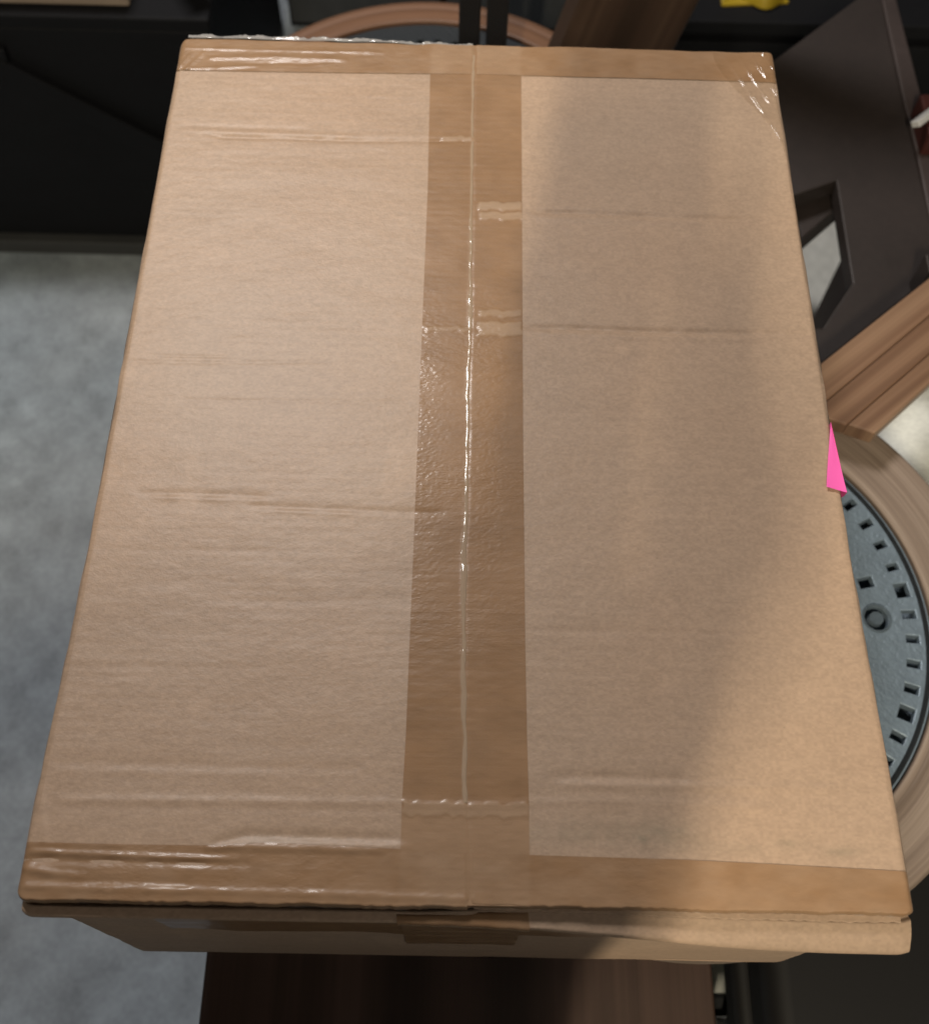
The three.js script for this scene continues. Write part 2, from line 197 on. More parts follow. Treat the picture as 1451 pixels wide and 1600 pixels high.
// --- tape
const WET = [0.312, 0.184, 0.097], DRY = [0.445, 0.31, 0.205], MID = [0.415, 0.258, 0.150];
const c3 = (a, b, t) => [0, 1, 2].map((i) => mix(a[i], b[i], clamp(t, 0, 1)) / 0.88);
const tapeL = [[675, 70], [672, 115], [668, 300], [660, 500], [652, 700], [645, 880], [640, 1000], [634, 1150], [628, 1250], [623, 1415]].map(([u, v]) => at(u, v, TOP));
const tapeR = [[813, 70], [814, 120], [815, 300], [816, 500], [817, 700], [819, 880], [820, 1000], [823, 1150], [826, 1250], [828, 1415]].map(([u, v]) => at(u, v, TOP));
const patch = (u0, v0, u1, v1) => { const a = at(u0, v0, TOP), b = at(u1, v1, TOP), c = at(u1, v0, TOP), d = at(u0, v1, TOP); return [Math.min(a.x, d.x), Math.max(b.x, c.x), Math.min(a.z, c.z), Math.max(b.z, d.z)]; };
const lifts = [[patch(748, 318, 816, 329), 1], [patch(748, 334, 816, 344), 0.9], [patch(750, 486, 816, 495), 0.7], [patch(748, 505, 816, 525), 0.9], [patch(690, 214, 741, 221), 0.6], [patch(628, 1256, 826, 1274), 0.75], [patch(664, 512, 735, 518), 0.5]];
const inPatch = (r, x, z, s = 0.0012) => sstep(r[0] - s, r[0] + s, x) * (1 - sstep(r[1] - s, r[1] + s, x)) * sstep(r[2] - s, r[2] + s, z) * (1 - sstep(r[3] - s, r[3] + s, z));
const zStrip = at(730, 1262, TOP).z;
function liftAt(x, z) { let l = 0; for (const [r, k] of lifts) l = Math.max(l, k * inPatch(r, x + 0.001 * vn(z * 300, 5, 81), z + 0.0012 * vn(x * 260, 2, 83))); return l; }
function seamLift(z) { return clamp(0.35 + 0.5 * vn(z * 34, 8, 85) + 0.45 * sstep(0.028, 0.0, Math.abs(z + 0.185)), 0, 1) * (1 - 0.75 * sstep(-0.50, -0.54, z)); }
part('seam_tape', sheet(110, 900, (u, v) => {
  const z = mix(-D - 0.001, 0.0006, v), xl = polyX(tapeL, z), xr = polyX(tapeR, z), x = mix(xl, xr, u), d = x - seamX(z);
  const sp = sstep(-0.44, -0.36, z) * (1 - sstep(-0.20, -0.13, z)), edge = sstep(0.4, 0.05, u);
  const bub = (0.00002 + 0.00009 * sp * (0.15 + 0.85 * edge + 0.75 * sstep(0.5, 0.58, u) * (1 - sstep(0.72, 0.9, u)))) * fbm(x * 520, z * 1250, 87, 3);
  const g = -0.0002 * Math.exp(-((d / 0.0010) ** 2)) * (0.75 + 0.25 * vn(z * 160, 2, 88)) + (0.0002 * seamLift(z)) * Math.exp(-(((d + 0.0019) / 0.0011) ** 2)) * (0.8 + 0.5 * vn(z * 240, 9, 89));
  const y = TOP + lidH(x, z) + 0.00028 + bub + g + 0.0004 * liftAt(x, z);
  return [x, y, z];
}, 1, (p) => { const d = p[0] - seamX(p[2]); const l = Math.max(liftAt(p[0], p[2]) * 0.8, 0.75 * Math.exp(-(((d + 0.0014) / 0.0013) ** 2)) * (0.4 + 0.6 * seamLift(p[2])), 0.36 * sstep(zStrip - 0.002, zStrip + 0.002, p[2]), 0.05 + 0.10 * fbm(p[0] * 60, p[2] * 25, 92, 3)); return c3(WET, DRY, l); }), M.tape, carton);
// the tape stands up as a narrow glossy bead where the two flaps meet
M.bead = phys({ color: lin(0.41, 0.30, 0.205), roughness: 0.09, specularIntensity: 1 });
part('seam_bead', sheet(12, 1800, (u, v) => { const z = mix(-D + 0.010, -0.052, v), q = u * 2 - 1, w = 0.0009 + 0.0011 * seamLift(z) + 0.0003 * vn(z * 210, 4, 191), cx = seamX(z) - 0.0011 + 0.0003 * vn(z * 150, 7, 193), h = w * (0.16 + 0.05 * vn(z * 90, 2, 195)) + 0.00007 * vn(z * 190, 5, 197); const x = cx + q * w; return [x, TOP + lidH(cx, z) + 0.00032 + h * (1 - q * q) - (Math.abs(q) > 0.99 ? 0.0004 : 0), z]; }), M.bead, carton);
// strips along the two cut ends
const foldsF = [[[[60, 1330], [130, 1334], [250, 1340], [375, 1344]], 0.9, 1.7], [[[50, 1343], [200, 1347], [390, 1350]], -0.7, 2.0], [[[48, 1356], [85, 1364], [140, 1370]], 0.8, 2.0], [[[40, 1385], [200, 1390], [420, 1395], [735, 1405]], 0.7, 2.0], [[[60, 1374], [300, 1380]], -0.4, 2.4], [[[330, 1324], [420, 1326], [600, 1330]], 0.9, 1.8], [[[40, 1318], [200, 1322]], 0.4, 1.6]].map(([p, a, w]) => ({ p: p.map(([u, v]) => at(u, v, TOP)), a: a / 1000, w: w / 1000 }));
const foldsB = [[[[290, 108], [340, 107], [400, 104]], 0.5, 1.6], [[[330, 92], [420, 91], [500, 93], [540, 95]], 0.7, 2.0], [[[380, 100], [480, 100], [520, 98]], -0.4, 1.6], [[[285, 76], [420, 80], [600, 83]], 0.5, 1.4], [[[275, 112], [300, 85]], 0.6, 1.5], [[[286, 115], [318, 84]], 0.5, 1.6]].map(([p, a, w]) => ({ p: p.map(([u, v]) => at(u, v, TOP)), a: a / 1000, w: w / 1000 }));
for (const c of [...foldsF, ...foldsB]) { c.z0 = Math.min(...c.p.map((q) => q.z)) - 4 * c.w; c.z1 = Math.max(...c.p.map((q) => q.z)) + 4 * c.w; c.x0 = Math.min(...c.p.map((q) => q.x)) - 4 * c.w - 0.006; c.x1 = Math.max(...c.p.map((q) => q.x)) + 4 * c.w + 0.006; }
const inF = [[33, 1315], [200, 1320], [360, 1322], [420, 1317], [520, 1322], [625, 1327], [730, 1333], [830, 1336], [1060, 1343], [1200, 1350], [1415, 1362]].map(([u, v]) => at(u, v, TOP));
const inB = [[283, 110], [420, 113], [672, 116], [735, 117], [815, 120], [1000, 124], [1165, 128], [1215, 130]].map(([u, v]) => at(u, v, TOP));
function polyZ(pts, x) { let i = 0; while (i < pts.length - 2 && pts[i + 1].x < x) i++; const a = pts[i], b = pts[i + 1]; return mix(a.z, b.z, clamp((x - a.x) / (b.x - a.x), -0.2, 1.2)); }
function endStrip(x0, x1, front, folds) {
  return sheet(Math.round((x1 - x0) / 0.0009), 44, (u, v, i, j) => {
    const x = mix(x0, x1, u), zi = polyZ(front ? inF : inB, x), zo = front ? zFront(x) + 0.0007 : zBack(x) - 0.0007, k = clamp(j / 40, 0, 1);
    let z = front ? mix(zi, zo, k) : mix(zo, zi, k), y = TOP + lidH(x, z) + 0.00052 + bendH(x, z, folds) + 0.00010 * fbm(x * 240, z * 500, 94, 3);
    const d = Math.abs(x - seamX(z)); y -= 0.0009 * Math.exp(-((d / 0.0013) ** 2));
    const q = front ? j - 40 : -j + 4; if (front && q > 0) { y -= [0, 0.0006, 0.0022, 0.004, TH][q]; z += [0, 0.0006, 0.0011, 0.0012, 0.0011][q]; }
    if (!front) { const kk = clamp((j - 4) / 40, 0, 1); z = mix(zo, zi, kk); y = TOP + lidH(x, z) + 0.00052 + bendH(x, z, folds) + 0.00010 * fbm(x * 240, z * 500, 94, 3) - 0.0009 * Math.exp(-((d / 0.0013) ** 2)); if (q > 0) { y -= [0, 0.0006, 0.0022, 0.004, TH][q]; z -= [0, 0.0006, 0.0011, 0.0012, 0.0011][q]; } }
    const fold = W / 2 - Math.abs(x); if (fold < 0.0045) y -= 0.0045 - Math.sqrt(Math.max(0, 0.0045 ** 2 - (0.0045 - fold) ** 2)) * 1;
    return [x * (front ? flare(z) : 1), y, z];
  }, 1, (p) => { const over = sstep(-0.002, 0.002, p[0] - polyX(tapeL, p[2])) * sstep(0.002, -0.002, p[0] - polyX(tapeR, p[2])); return c3(WET, DRY, 0.14 + 0.20 * over + 0.22 * fbm(p[0] * 70, p[2] * 110, 96, 3)); });
}
part('end_tape', endStrip(-W / 2 + 0.0006, W / 2 - 0.0006, true, foldsF), M.tape, carton).userData.label = 'wrinkled tape strip along the front cut edge';
part('end_tape', endStrip(-W / 2 + 0.0006, W / 2 - 0.0006, false, foldsB), M.tape, carton).userData.label = 'tape strip along the back cut edge';
// clear crinkled film: where the tape runs free over the gap below the lid and round the corners
const film = (nu, nv, fn) => sheet(nu, nv, fn);
part('tape_film', film(420, 12, (u, v) => { const x = mix(-W / 2 + 0.004, W / 2 - 0.001, u), a = [x, TOP - 0.0030, zFront(x) + 0.0016], b = panelP(x, 0.0058), k = v; return [x, mix(a[1], b[1] + 0.0006, k) + 0.0003 * fbm(x * 90, v * 3, 97, 2), mix(a[2], b[2] + 0.0012, k) + 0.0012 * fbm(x * 150, v * 4, 98, 3) * Math.sin(v * Math.PI)]; }), M.filmFront, carton);
part('tape_film', film(500, 14, (u, v) => { const x = mix(-W / 2 + 0.006, -0.004, u), a = v * Math.PI * 0.5, r = 0.0062 * (1 - 0.35 * sstep(-0.1, 0, x)); const n = 0.0024 * fbm(x * 150, v * 3.6, 99, 3) * Math.sin(clamp(v, 0, 1) * Math.PI * 0.9 + 0.1); return [x, TOP - 0.0042 + (r * Math.cos(a) + n * Math.cos(a)) * 0.95, zBack(x) - 0.0012 - (r + n) * Math.sin(a)]; }), M.filmSheen, carton);
// right back corner: film pulled into diagonal pleats
{ const dir = new THREE.Vector2(0.36, 0.93).normalize(), P0 = at(1208, 85, TOP);
  part('tape_film', film(150, 190, (u, v) => { const z = mix(-D + 0.001, -D + 0.105, v), xin = mix(0.182, 0.2262, sstep(0, 1, v)), x = mix(xin, W / 2 - 0.0032, u); const q = (x - P0.x) * dir.y - (z - P0.z) * dir.x; const amp = (1 - sstep(0.55, 1, v)) * sstep(0, 0.12, u) ; const pl = Math.max(0, Math.sin(q * 620 + 1.2 * vn(q * 40, v * 3, 141))) ** 4; return [x, TOP + lidH(x, z) + 0.0011 + amp * (0.0012 * pl * (0.25 + 1.3 * Math.max(0, vn(q * 90, v * 13, 143)))), z]; }), M.film, carton); }
// tape run of the seam down the front face
part('seam_tape_end', sheet(60, 90, (u, v) => { const s = mix(0.004, 0.165, v), x = mix(-0.036, 0.033, u) + 0.001 * vn(v * 9, 3, 147) + (v > 0.96 ? 0.0 : 0), p = panelP(x, s); return [x, p[1], p[2] + 0.0011 + 0.0004 * fbm(x * 120, s * 200, 149, 2)]; }, 1, (p) => c3(WET, DRY, 0.1 + 0.2 * fbm(p[0] * 80, p[1] * 60, 151, 2))), M.tape, carton);
part('end_tape_wrap', sheet(260, 16, (u, v) => { const x = mix(-0.176, 0.2285, u), s = mix(0.058, 0.118 + 0.006 * vn(x * 30, 3, 155), v), p = panelP(x, s); return [x, p[1], p[2] + 0.0005 + 0.0003 * fbm(x * 150, s * 300, 153, 2)]; }, 1, (p) => c3(WET, DRY, 0.0)), M.tape, carton);
// neon sticker folded over the right edge
{ const A = at(1306, 660, TOP), B = at(1289, 763, TOP), C = at(1325, 770, TOP); A.x = W / 2 - 0.0008; C.x = W / 2 + 0.0024;
  const rx = (v) => mix(A.x, C.x, v), g = sheet(24, 30, (u, v) => { const x = mix(mix(A.x, B.x, v), rx(v), u), z = mix(mix(A.z, B.z, v), mix(A.z, C.z, v), u); return [x, TOP + lidH(Math.min(x, W / 2 - 0.0045), z) + 0.0007 + 0.0016 * Math.pow(v, 6) * (1 - u * 0.6) + 0.0004 * Math.sin(u * 3 + v * 2), z]; });
  const side = sheet(8, 10, (u, v) => { const k = v * v * (3 - 2 * v); return [mix(rx(u), W / 2 + 0.0014, clamp(v * 1.6, 0, 1)), TOP + 0.0004 - 0.046 * v - 0.001 * u, mix(A.z, C.z, u) - 0.014 * k]; });
  part('sticker', mergeGeometries([g, side]), M.pink, carton).userData.label = 'bright pink sticker folded over the edge'; }

// ------------------------------------------------------------------ round tables with a cast cover set in a wooden ring
function ringGeo(cx, cz, y, R0, R1, T) { const prof = []; const r = 0.006; for (const [a, b] of [[R0, y - T], [R1 - r, y - T], [R1, y - T + r]]) prof.push([a, b]); for (let k = 0; k <= 6; k++) { const t = k / 6 * Math.PI / 2; prof.push([R1 - r + r * Math.cos(t), y - r + r * Math.sin(t)]); } prof.push([mix(R0, R1, 0.62), y + 0.0002], [mix(R0, R1, 0.58), y - 0.0016], [mix(R0, R1, 0.54), y + 0.0002]); for (let k = 0; k <= 4; k++) { const t = k / 4 * Math.PI / 2; prof.push([R0 + 0.003 - 0.003 * Math.sin(t), y - 0.003 + 0.003 * Math.cos(t)]); } prof.push([R0, y - T]);
  const g = new THREE.LatheGeometry(prof.map(([a, b]) => new THREE.Vector2(a, b)), 96), uv = g.attributes.uv, p = g.attributes.position; for (let i = 0; i < uv.count; i++) { const an = uv.getX(i) * Math.PI * 2; uv.setXY(i, (Math.hypot(p.getX(i), p.getZ(i)) + p.getY(i)) / 0.09, an * R1 / 0.7); } g.translate(cx, 0, cz); return g; }
function roundTable(cx, cz, y, rimMat, castMat, label, detail) {
  const t = thing('round_table', label, 'round table', [cx, 0, cz], 'round tables with a metal cover set in a wooden ring'), R0 = detail ? 0.2075 : 0.224, R1 = 0.263;
  part('rim', ringGeo(cx, cz, y, R0, R1, 0.036), rimMat, t);
  const sh = new THREE.Shape(); sh.absarc(0, 0, R0 - 0.001, 0, Math.PI * 2);
  const slot = (r, a, w, h) => { const p = new THREE.Path(), c = Math.cos(a), s = Math.sin(a); [[-h, -w], [h, -w], [h, w], [-h, w]].forEach(([dr, dt], i) => { const X = (r + dr) * c - dt * s, Y = (r + dr) * s + dt * c; i ? p.lineTo(X, Y) : p.moveTo(X, Y); }); p.closePath(); sh.holes.push(p); };
  const n = 55, step = Math.PI * 2 / n; for (let k = 0; k < n; k++) { const a = (8.9 * Math.PI / 180) + k * step, big = k % 5 === 0; slot(0.1905, a, (big ? 0.0058 : 0.0033) * (0.9 + 0.2 * hash(k, 3, 9)), (big ? 0.0060 : 0.0054) * (0.9 + 0.2 * hash(k, 5, 9))); }
  if (detail) { const o = new THREE.Path(); for (let k = 0; k <= 40; k++) { const a = k / 40 * Math.PI * 2, X = 0.163 + 0.0098 * Math.cos(a), Y = 0.004 + 0.0105 * Math.sin(a); k ? o.lineTo(X, Y) : o.moveTo(X, Y); } sh.holes.push(o); slot(0.163, 12.8 * Math.PI / 180, 0.0046, 0.0062); }
  const cover = new THREE.ExtrudeGeometry(sh, { depth: 0.006, bevelEnabled: true, bevelThickness: 0.0012, bevelSize: 0.0010, bevelOffset: -0.0010, bevelSegments: 2, curveSegments: 60 }); cover.rotateX(-Math.PI / 2); cover.translate(cx, y - 0.0115, cz);
  const cov = part('metal_cover', cover, castMat, t);
  if (detail) { const ins = cyl(cx + 0.163, cz - 0.004, y - 0.012, y - 0.0045, 0.0062, 0.0058, 28); part('raised_boss', ins, castMat, cov); const lip = new THREE.TorusGeometry(0.0112, 0.0011, 8, 40); lip.rotateX(Math.PI / 2); lip.scale(1, 1, 1.06); lip.translate(cx + 0.163, y - 0.0042, cz - 0.004); part('raised_ring', lip, castMat, cov);
    const edge = new THREE.TorusGeometry(0.2025, 0.0022, 8, 120); edge.rotateX(Math.PI / 2); edge.translate(cx, y - 0.0045, cz); part('edge_bead', edge, M.castDark, cov); }
  part('underplate', cyl(cx, cz, y - 0.034, y - 0.028, R0 - 0.002, R0 - 0.002, 64), castMat, t);
  part('column', cyl(cx, cz, 0.02, y - 0.030, 0.034, 0.03), M.blackSatin, t);
  part('foot', cyl(cx, cz, 0.009, 0.024, 0.16, 0.155, 48), M.blackSatin, t);
  return t;
}
roundTable(0.177, -0.262, BOT, M.rim, M.cast, 'round table with pale wooden rim and grey slotted metal cover, under the box', true);
roundTable(-0.052, -0.880, 0.44, M.rimRed, M.castDark, 'round table with reddish wooden rim and dark metal cover, carrying black posts', false);
// twin black posts standing on the far table
{ const t = thing('steel_stand', 'black steel stand with two upright flat posts on the far round table', 'stand', [0.009, 0.433, -0.84]);
  part('base_plate', box(-0.06, 0.08, 0.4335, 0.4395, -0.90, -0.78, 0.002), M.blackSatin, t);
  for (const [x0, x1] of [[-0.0165, 0.0045], [0.0105, 0.031]]) part('post', box(x0, x1, 0.4395, 0.95, -0.85, -0.83, 0.0025), M.blackSatin, t);
  part('crossbar', box(-0.03, 0.045, 0.95, 0.975, -0.855, -0.825, 0.003), M.blackSatin, t); }
// ------------------------------------------------------------------ dark bench in front
{ const t = thing('side_bench', 'dark brown wood-grained bench against the front of the box', 'bench', [0, 0, 0.12]), y = 0.44, z0 = -0.055, z1 = 0.30;
  const b = box(-0.203, 0.205, y - 0.028, y, z0, z1, 0.003); { const p = b.attributes.position, uv = b.attributes.uv; for (let i = 0; i < uv.count; i++) uv.setXY(i, p.getX(i), p.getZ(i)); } part('bench_top', b, M.darkWood, t);
  for (const x of [-0.185, 0.187]) for (const z of [z0 + 0.02, z1 - 0.02]) part('leg', box(x - 0.014, x + 0.014, 0.0, y - 0.028, z - 0.014, z + 0.014, 0.002), M.blackSatin, t);
  part('stretcher', box(-0.171, 0.173, 0.14, 0.165, z1 - 0.032, z1 - 0.012, 0.002), M.blackSatin, t); }
// ------------------------------------------------------------------ dark frame and plank unit at the right
{ const yF = 0.53, P = (u, v, y = yF) => { const p = at(u, v, y); return [Math.max(p.x, 0.236), p.z]; };
  const t = thing('shelf_frame', 'dark brown painted open frame carrying a walnut plank beside the box', 'shelf unit', [0.4, 0, -0.7]);
  const ring = [P(1343, -6), P(1374, -10), P(1408, 150), P(1470, 420), P(1287, 566), [0.255, P(1287, 590)[1]], [0.2555, P(1287, 514)[1]], P(1285, 512), P(1331, 442), P(1306, 282), [0.2600, P(1256, 346)[1]], [0.2555, P(1232, 240)[1]], [0.262, P(1232, 166)[1]]];
  part('frame', slab(ring, yF - 0.022, yF, 0.002), M.brownPaint, t);
  part('cross_rail', slab([P(1240, 322, yF - 0.03), P(1310, 256, yF - 0.03), P(1318, 316, yF - 0.03), P(1252, 372, yF - 0.03)], yF - 0.06, yF - 0.03, 0.002), M.brownPaint, t);
  part('edge_rail', slab([P(1374, -10), P(1396, -10), P(1463, 250), P(1490, 418), P(1466, 418), P(1430, 240), P(1408, 150)], yF - 0.045, yF + 0.002, 0.002), M.brownPaint2, t);
  const along = new THREE.Vector2(P(1480, 410, 0.59)[0] - P(1285, 560, 0.59)[0], P(1480, 410, 0.59)[1] - P(1285, 560, 0.59)[1]).normalize();
  const near = [[1262, 582], [1282, 650], [1366, 678]], far = [[1480, 410], [1480, 574]], cut = [0, 0.36, 0.72, 1];
  for (let k = 0; k < 3; k++) { const m = (a, b, t) => [mix(a[0], b[0], t), mix(a[1], b[1], t)], nr = (t) => (t < 0.45 ? m(near[0], near[1], t / 0.45) : m(near[1], near[2], (t - 0.45) / 0.55)), g0 = cut[k] + (k ? 0.003 : 0), g1 = cut[k + 1] - (k < 2 ? 0.003 : 0);
    const pts = [nr(g0), m(far[0], far[1], g0), m(far[0], far[1], g1), nr(g1)]; if (g0 < 0.45 && g1 > 0.45) pts.push(near[1]);
    const pg = slab(pts.map(([u, v]) => P(u, v, 0.59)), 0.574, 0.588 + 0.0015 * k, 0.0018), p = pg.attributes.position, uv = pg.attributes.uv; for (let i = 0; i < uv.count; i++) uv.setXY(i, p.getX(i) * -along.y + p.getZ(i) * along.x + 0.13 * k, p.getX(i) * along.x + p.getZ(i) * along.y + 0.37 * k);
    part('plank', pg, M.walnut, t); }
  const q1 = P(1462, 405), q2 = P(1432, 420);
  for (const [x, z] of [[q1[0], q1[1] + 0.02], [q2[0], q2[1] + 0.03]]) part('spacer', box(x - 0.012, x + 0.012, yF, 0.574, z - 0.012, z + 0.012, 0.002), M.brownPaint, t);
  for (const [u, v] of [[1362, 20], [1445, 405]]) { const [x, z] = P(u, v); part('leg', box(x - 0.016, x + 0.016, 0.008, yF - 0.022, z - 0.016, z + 0.016, 0.002), M.brownPaint, t); }
  { const [x, z] = P(1300, 540); part('leg', box(x - 0.01, x + 0.014, 0.008, yF - 0.022, z - 0.014, z + 0.012, 0.002), M.brownPaint, t); } }
{ const t = thing('pale_block', 'off-white crate standing for the bright pale patch next to the round table and the plank', 'crate', [0.7, 0.008, -0.5]); const wm = std({ map: dustMap([0.74, 0.75, 0.69], 133), roughness: 0.55 });
  part('block_body', box(0.405, 0.95, 0.008, 0.40, -0.60, -0.30, 0.006), wm, t); part('block_lid', box(0.398, 0.957, 0.402, 0.425, -0.607, -0.293, 0.008, 3), wm, t); }  // raised block stands in for the bright pale patch of floor
// ------------------------------------------------------------------ black trunk, cabinet and odds and ends behind
{ const t = thing('storage_trunk', 'long black storage trunk on the concrete with a grey plinth', 'trunk', [-0.75, 0, -1.4]);
  part('plinth', box(-1.30, -0.335, 0.0, 0.028, -1.60, -1.085, 0.002), M.charcoal, t);
  part('body', box(-1.30, -0.335, 0.028, 0.418, -1.60, -1.10, 0.004), M.black, t);
  part('lid', box(-1.305, -0.330, 0.420, 0.440, -1.605, -1.096, 0.004), M.black, t);
  part('brace', bar([-0.70, 0.425, -1.092], [-0.40, 0.20, -1.092], 0.032, 0.012), M.black, t);
  part('rail', box(-1.28, -0.60, 0.372, 0.392, -1.102, -1.088, 0.003), M.black, t); }
{ const t = thing('parcel', 'tan cardboard parcel with black straps on the black trunk', 'parcel', [-0.62, 0.44, -1.3]);
  part('carton_body', box(-0.86, -0.43, 0.44, 0.52, -1.42, -1.115, 0.004), std({ map: dustMap([0.30, 0.235, 0.18], 161), roughness: 0.8 }), t);
  for (const x of [-0.585, -0.43]) { const g = box(-0.018, 0.018, 0.0, 0.002, -0.17, 0.17, 0.0008); g.rotateY(0.55); g.translate(x, 0.5205, -1.27); part('strap', g, M.blackSatin, t); } }
{ const t = thing('black_cabinet', 'low black cabinet with a yellow pouch on top, behind the box', 'cabinet', [0.6, 0, -1.4]);
  part('body', box(0.235, 1.45, 0.0, 0.275, -1.9, -1.30, 0.004), M.black, t);
  part('top', box(0.230, 1.455, 0.277, 0.30, -1.905, -1.29, 0.003), M.black, t);
  for (const x of [0.54, 1.14]) part('door', box(x - 0.285, x + 0.285, 0.03, 0.265, -1.2985, -1.288, 0.003), M.black, t); }
{ const t = thing('dark_backdrop', 'tall black cupboard added behind the far round table to darken the background', 'backdrop', [-0.05, 0, -1.75]);  // added dark mass in place of the unlit background
  part('carcass', box(-0.325, 0.225, 0.0, 1.1, -2.0, -1.62, 0.004), M.black, t);
  for (const x of [-0.187, 0.088]) part('door', box(x - 0.132, x + 0.132, 0.02, 1.08, -1.618, -1.606, 0.002), M.charcoal, t); }
{ const t = thing('wooden_post', 'slanting brown wooden post on a dark foot behind the box', 'post', [0.10, 0, -1.0]);
  const g = new RoundedBoxGeometry(0.125, 0.98, 0.05, 2, 0.004); { const p = g.attributes.position, uv = g.attributes.uv; for (let i = 0; i < uv.count; i++) uv.setXY(i, p.getX(i), p.getY(i)); } g.translate(0, 0.49, 0); g.rotateZ(-0.24); g.translate(0.035, 0.018, -0.98); part('plank', g, M.umber, t);
  part('foot', box(-0.10, 0.17, 0.0, 0.035, -1.06, -0.90, 0.004), M.blackSatin, t); }
{ const t = thing('yellow_pouch', 'yellow plastic pouch on top of the black cabinet', 'pouch', [0.41, 0.30, -1.37]); const ym = std({ color: lin(0.36, 0.25, 0.015), roughness: 0.45 });
  part('pouch_body', sheet(30, 20, (u, v) => { const x = mix(0.362, 0.455, u), z = mix(-1.43, -1.325 - 0.012 * Math.sin(u * 7), v), e = Math.sin(u * Math.PI) * Math.sin(v * Math.PI); return [x, 0.304 + 0.03 * Math.pow(Math.max(e, 0), 0.4) * (1 + 0.3 * vn(u * 5, v * 5, 171)), z]; }), ym, t);
  part('flap', slab([[0.362, -1.42], [0.46, -1.42], [0.46, -1.33], [0.362, -1.32]], 0.3005, 0.3035, 0.0005), ym, t); }
{ const p = at(1461, 105, 0.62), t = thing('red_box', 'small red box with a white edge strip behind the dark frame', 'box', [p.x + 0.04, 0.0, p.z]);
  part('box_body', box(p.x + 0.012, p.x + 0.16, 0.0, 0.56, p.z - 0.03, p.z + 0.03, 0.003), std({ color: lin(0.06, 0.014, 0.01), roughness: 0.6 }), t);
  const g = bar([p.x - 0.004, 0.5655, p.z + 0.022], [p.x + 0.13, 0.5655, p.z - 0.10], 0.007, 0.010); part('edge_strip', g, std({ color: lin(0.6, 0.6, 0.58), roughness: 0.5 }), t); }
// ------------------------------------------------------------------ black padded seat at the right front
{ const t = thing('black_stool', 'black padded stool with a chrome foot beside the dark bench', 'stool', [0.43, 0, 0.08]), y = 0.42;
  part('cushion', box(0.252, 0.62, y - 0.07, y, -0.11, 0.20, 0.022, 5), M.vinyl, t);
  part('seat_shell', box(0.243, 0.63, y - 0.115, y - 0.072, -0.10, 0.21, 0.012, 4), M.vinyl, t);
  part('under_frame', box(0.255, 0.64, y - 0.165, y - 0.118, 0.005, 0.20, 0.008, 3), M.blackSatin, t);
  for (const [x, z] of [[0.27, 0.03], [0.60, 0.03], [0.27, 0.18], [0.60, 0.18]]) part('leg', cyl(x, z, 0.008, y - 0.165, 0.012, 0.012, 16), M.chrome, t);
  part('foot_rail', box(0.252, 0.275, 0.2005, 0.215, 0.018, 0.05, 0.004, 3), M.chrome, t); part('foot_rest', box(0.245, 0.62, 0.17, 0.20, -0.004, 0.07, 0.006, 3), M.blackSatin, t); }
// ------------------------------------------------------------------ lamp bodies, all out of view
{ const t = thing('unseen_panel_lamp', 'flat rectangular overhead lamp, out of view, lighting the box from the far left', 'lamp', LAMP_A.toArray());
  const q = unseenPanelLight.quaternion, off = new THREE.Vector3(0, 0, 0.03).applyQuaternion(q);
  const mk = (w, h, d, z, mat, nm) => { const g = new THREE.BoxGeometry(w, h, d); g.translate(0, 0, z); g.applyQuaternion(q); part(nm, g, mat, t, false); };
  mk(0.61, 0.46, 0.04, 0.045, std({ color: lin(0.7, 0.7, 0.7), roughness: 0.5 }), 'housing'); mk(0.55, 0.40, 0.004, 0.018, std({ color: lin(0.8, 0.8, 0.8), emissive: lin(1, 0.95, 0.92), emissiveIntensity: 3 }), 'diffuser');
  const c = cyl(0, 0, 0, 0.5, 0.006); c.translate(off.x * 2, 0.02, off.z * 2); part('cord', c, M.blackSatin, t, false); }
{ const t = thing('unseen_panel_lamp', 'added square fill lamp, out of view, brightening the front faces and the right side', 'lamp', LAMP_FILL.toArray()), q = unseenPanelLight2.quaternion;
  const mk = (w, h, d, z, mat, nm) => { const g = new THREE.BoxGeometry(w, h, d); g.translate(0, 0, z); g.applyQuaternion(q); part(nm, g, mat, t, false); };
  mk(0.66, 0.66, 0.04, 0.045, std({ color: lin(0.7, 0.7, 0.7), roughness: 0.5 }), 'housing'); mk(0.60, 0.60, 0.004, 0.018, std({ color: lin(0.8, 0.8, 0.8), emissive: lin(1, 0.93, 0.84), emissiveIntensity: 1.5 }), 'diffuser'); part('cord', cyl(0.02, 0.03, 0.04, 0.5, 0.006), M.blackSatin, t, false); }
{ const t = thing('unseen_tube_lamp', 'slim warm white lamp, out of view behind the photographer, casting the shadow on the lid', 'lamp', LAMP_W.toArray()), q = unseenTubeLight.quaternion, wm = std({ color: lin(0.7, 0.7, 0.7), roughness: 0.5 });
  const mk = (g, z, mat, nm) => { g.translate(0, 0, z); g.applyQuaternion(q); part(nm, g, mat, t, false); };
  mk(new THREE.CapsuleGeometry(0.015, 0.34, 6, 16), 0.024, std({ color: lin(0.9, 0.85, 0.7), emissive: lin(1, 0.885, 0.68), emissiveIntensity: 6 }), 'tube'); mk(new RoundedBoxGeometry(0.06, 0.42, 0.03, 2, 0.006), 0.062, wm, 'housing');
  for (const y of [-0.19, 0.19]) mk(new THREE.CylinderGeometry(0.016, 0.016, 0.03, 16).rotateX(Math.PI / 2).translate(0, y, 0), 0.04, wm, 'end_cap'); part('cord', cyl(0, 0.04, 0.07, 0.6, 0.003, 0.003, 8), M.blackSatin, t, false); }
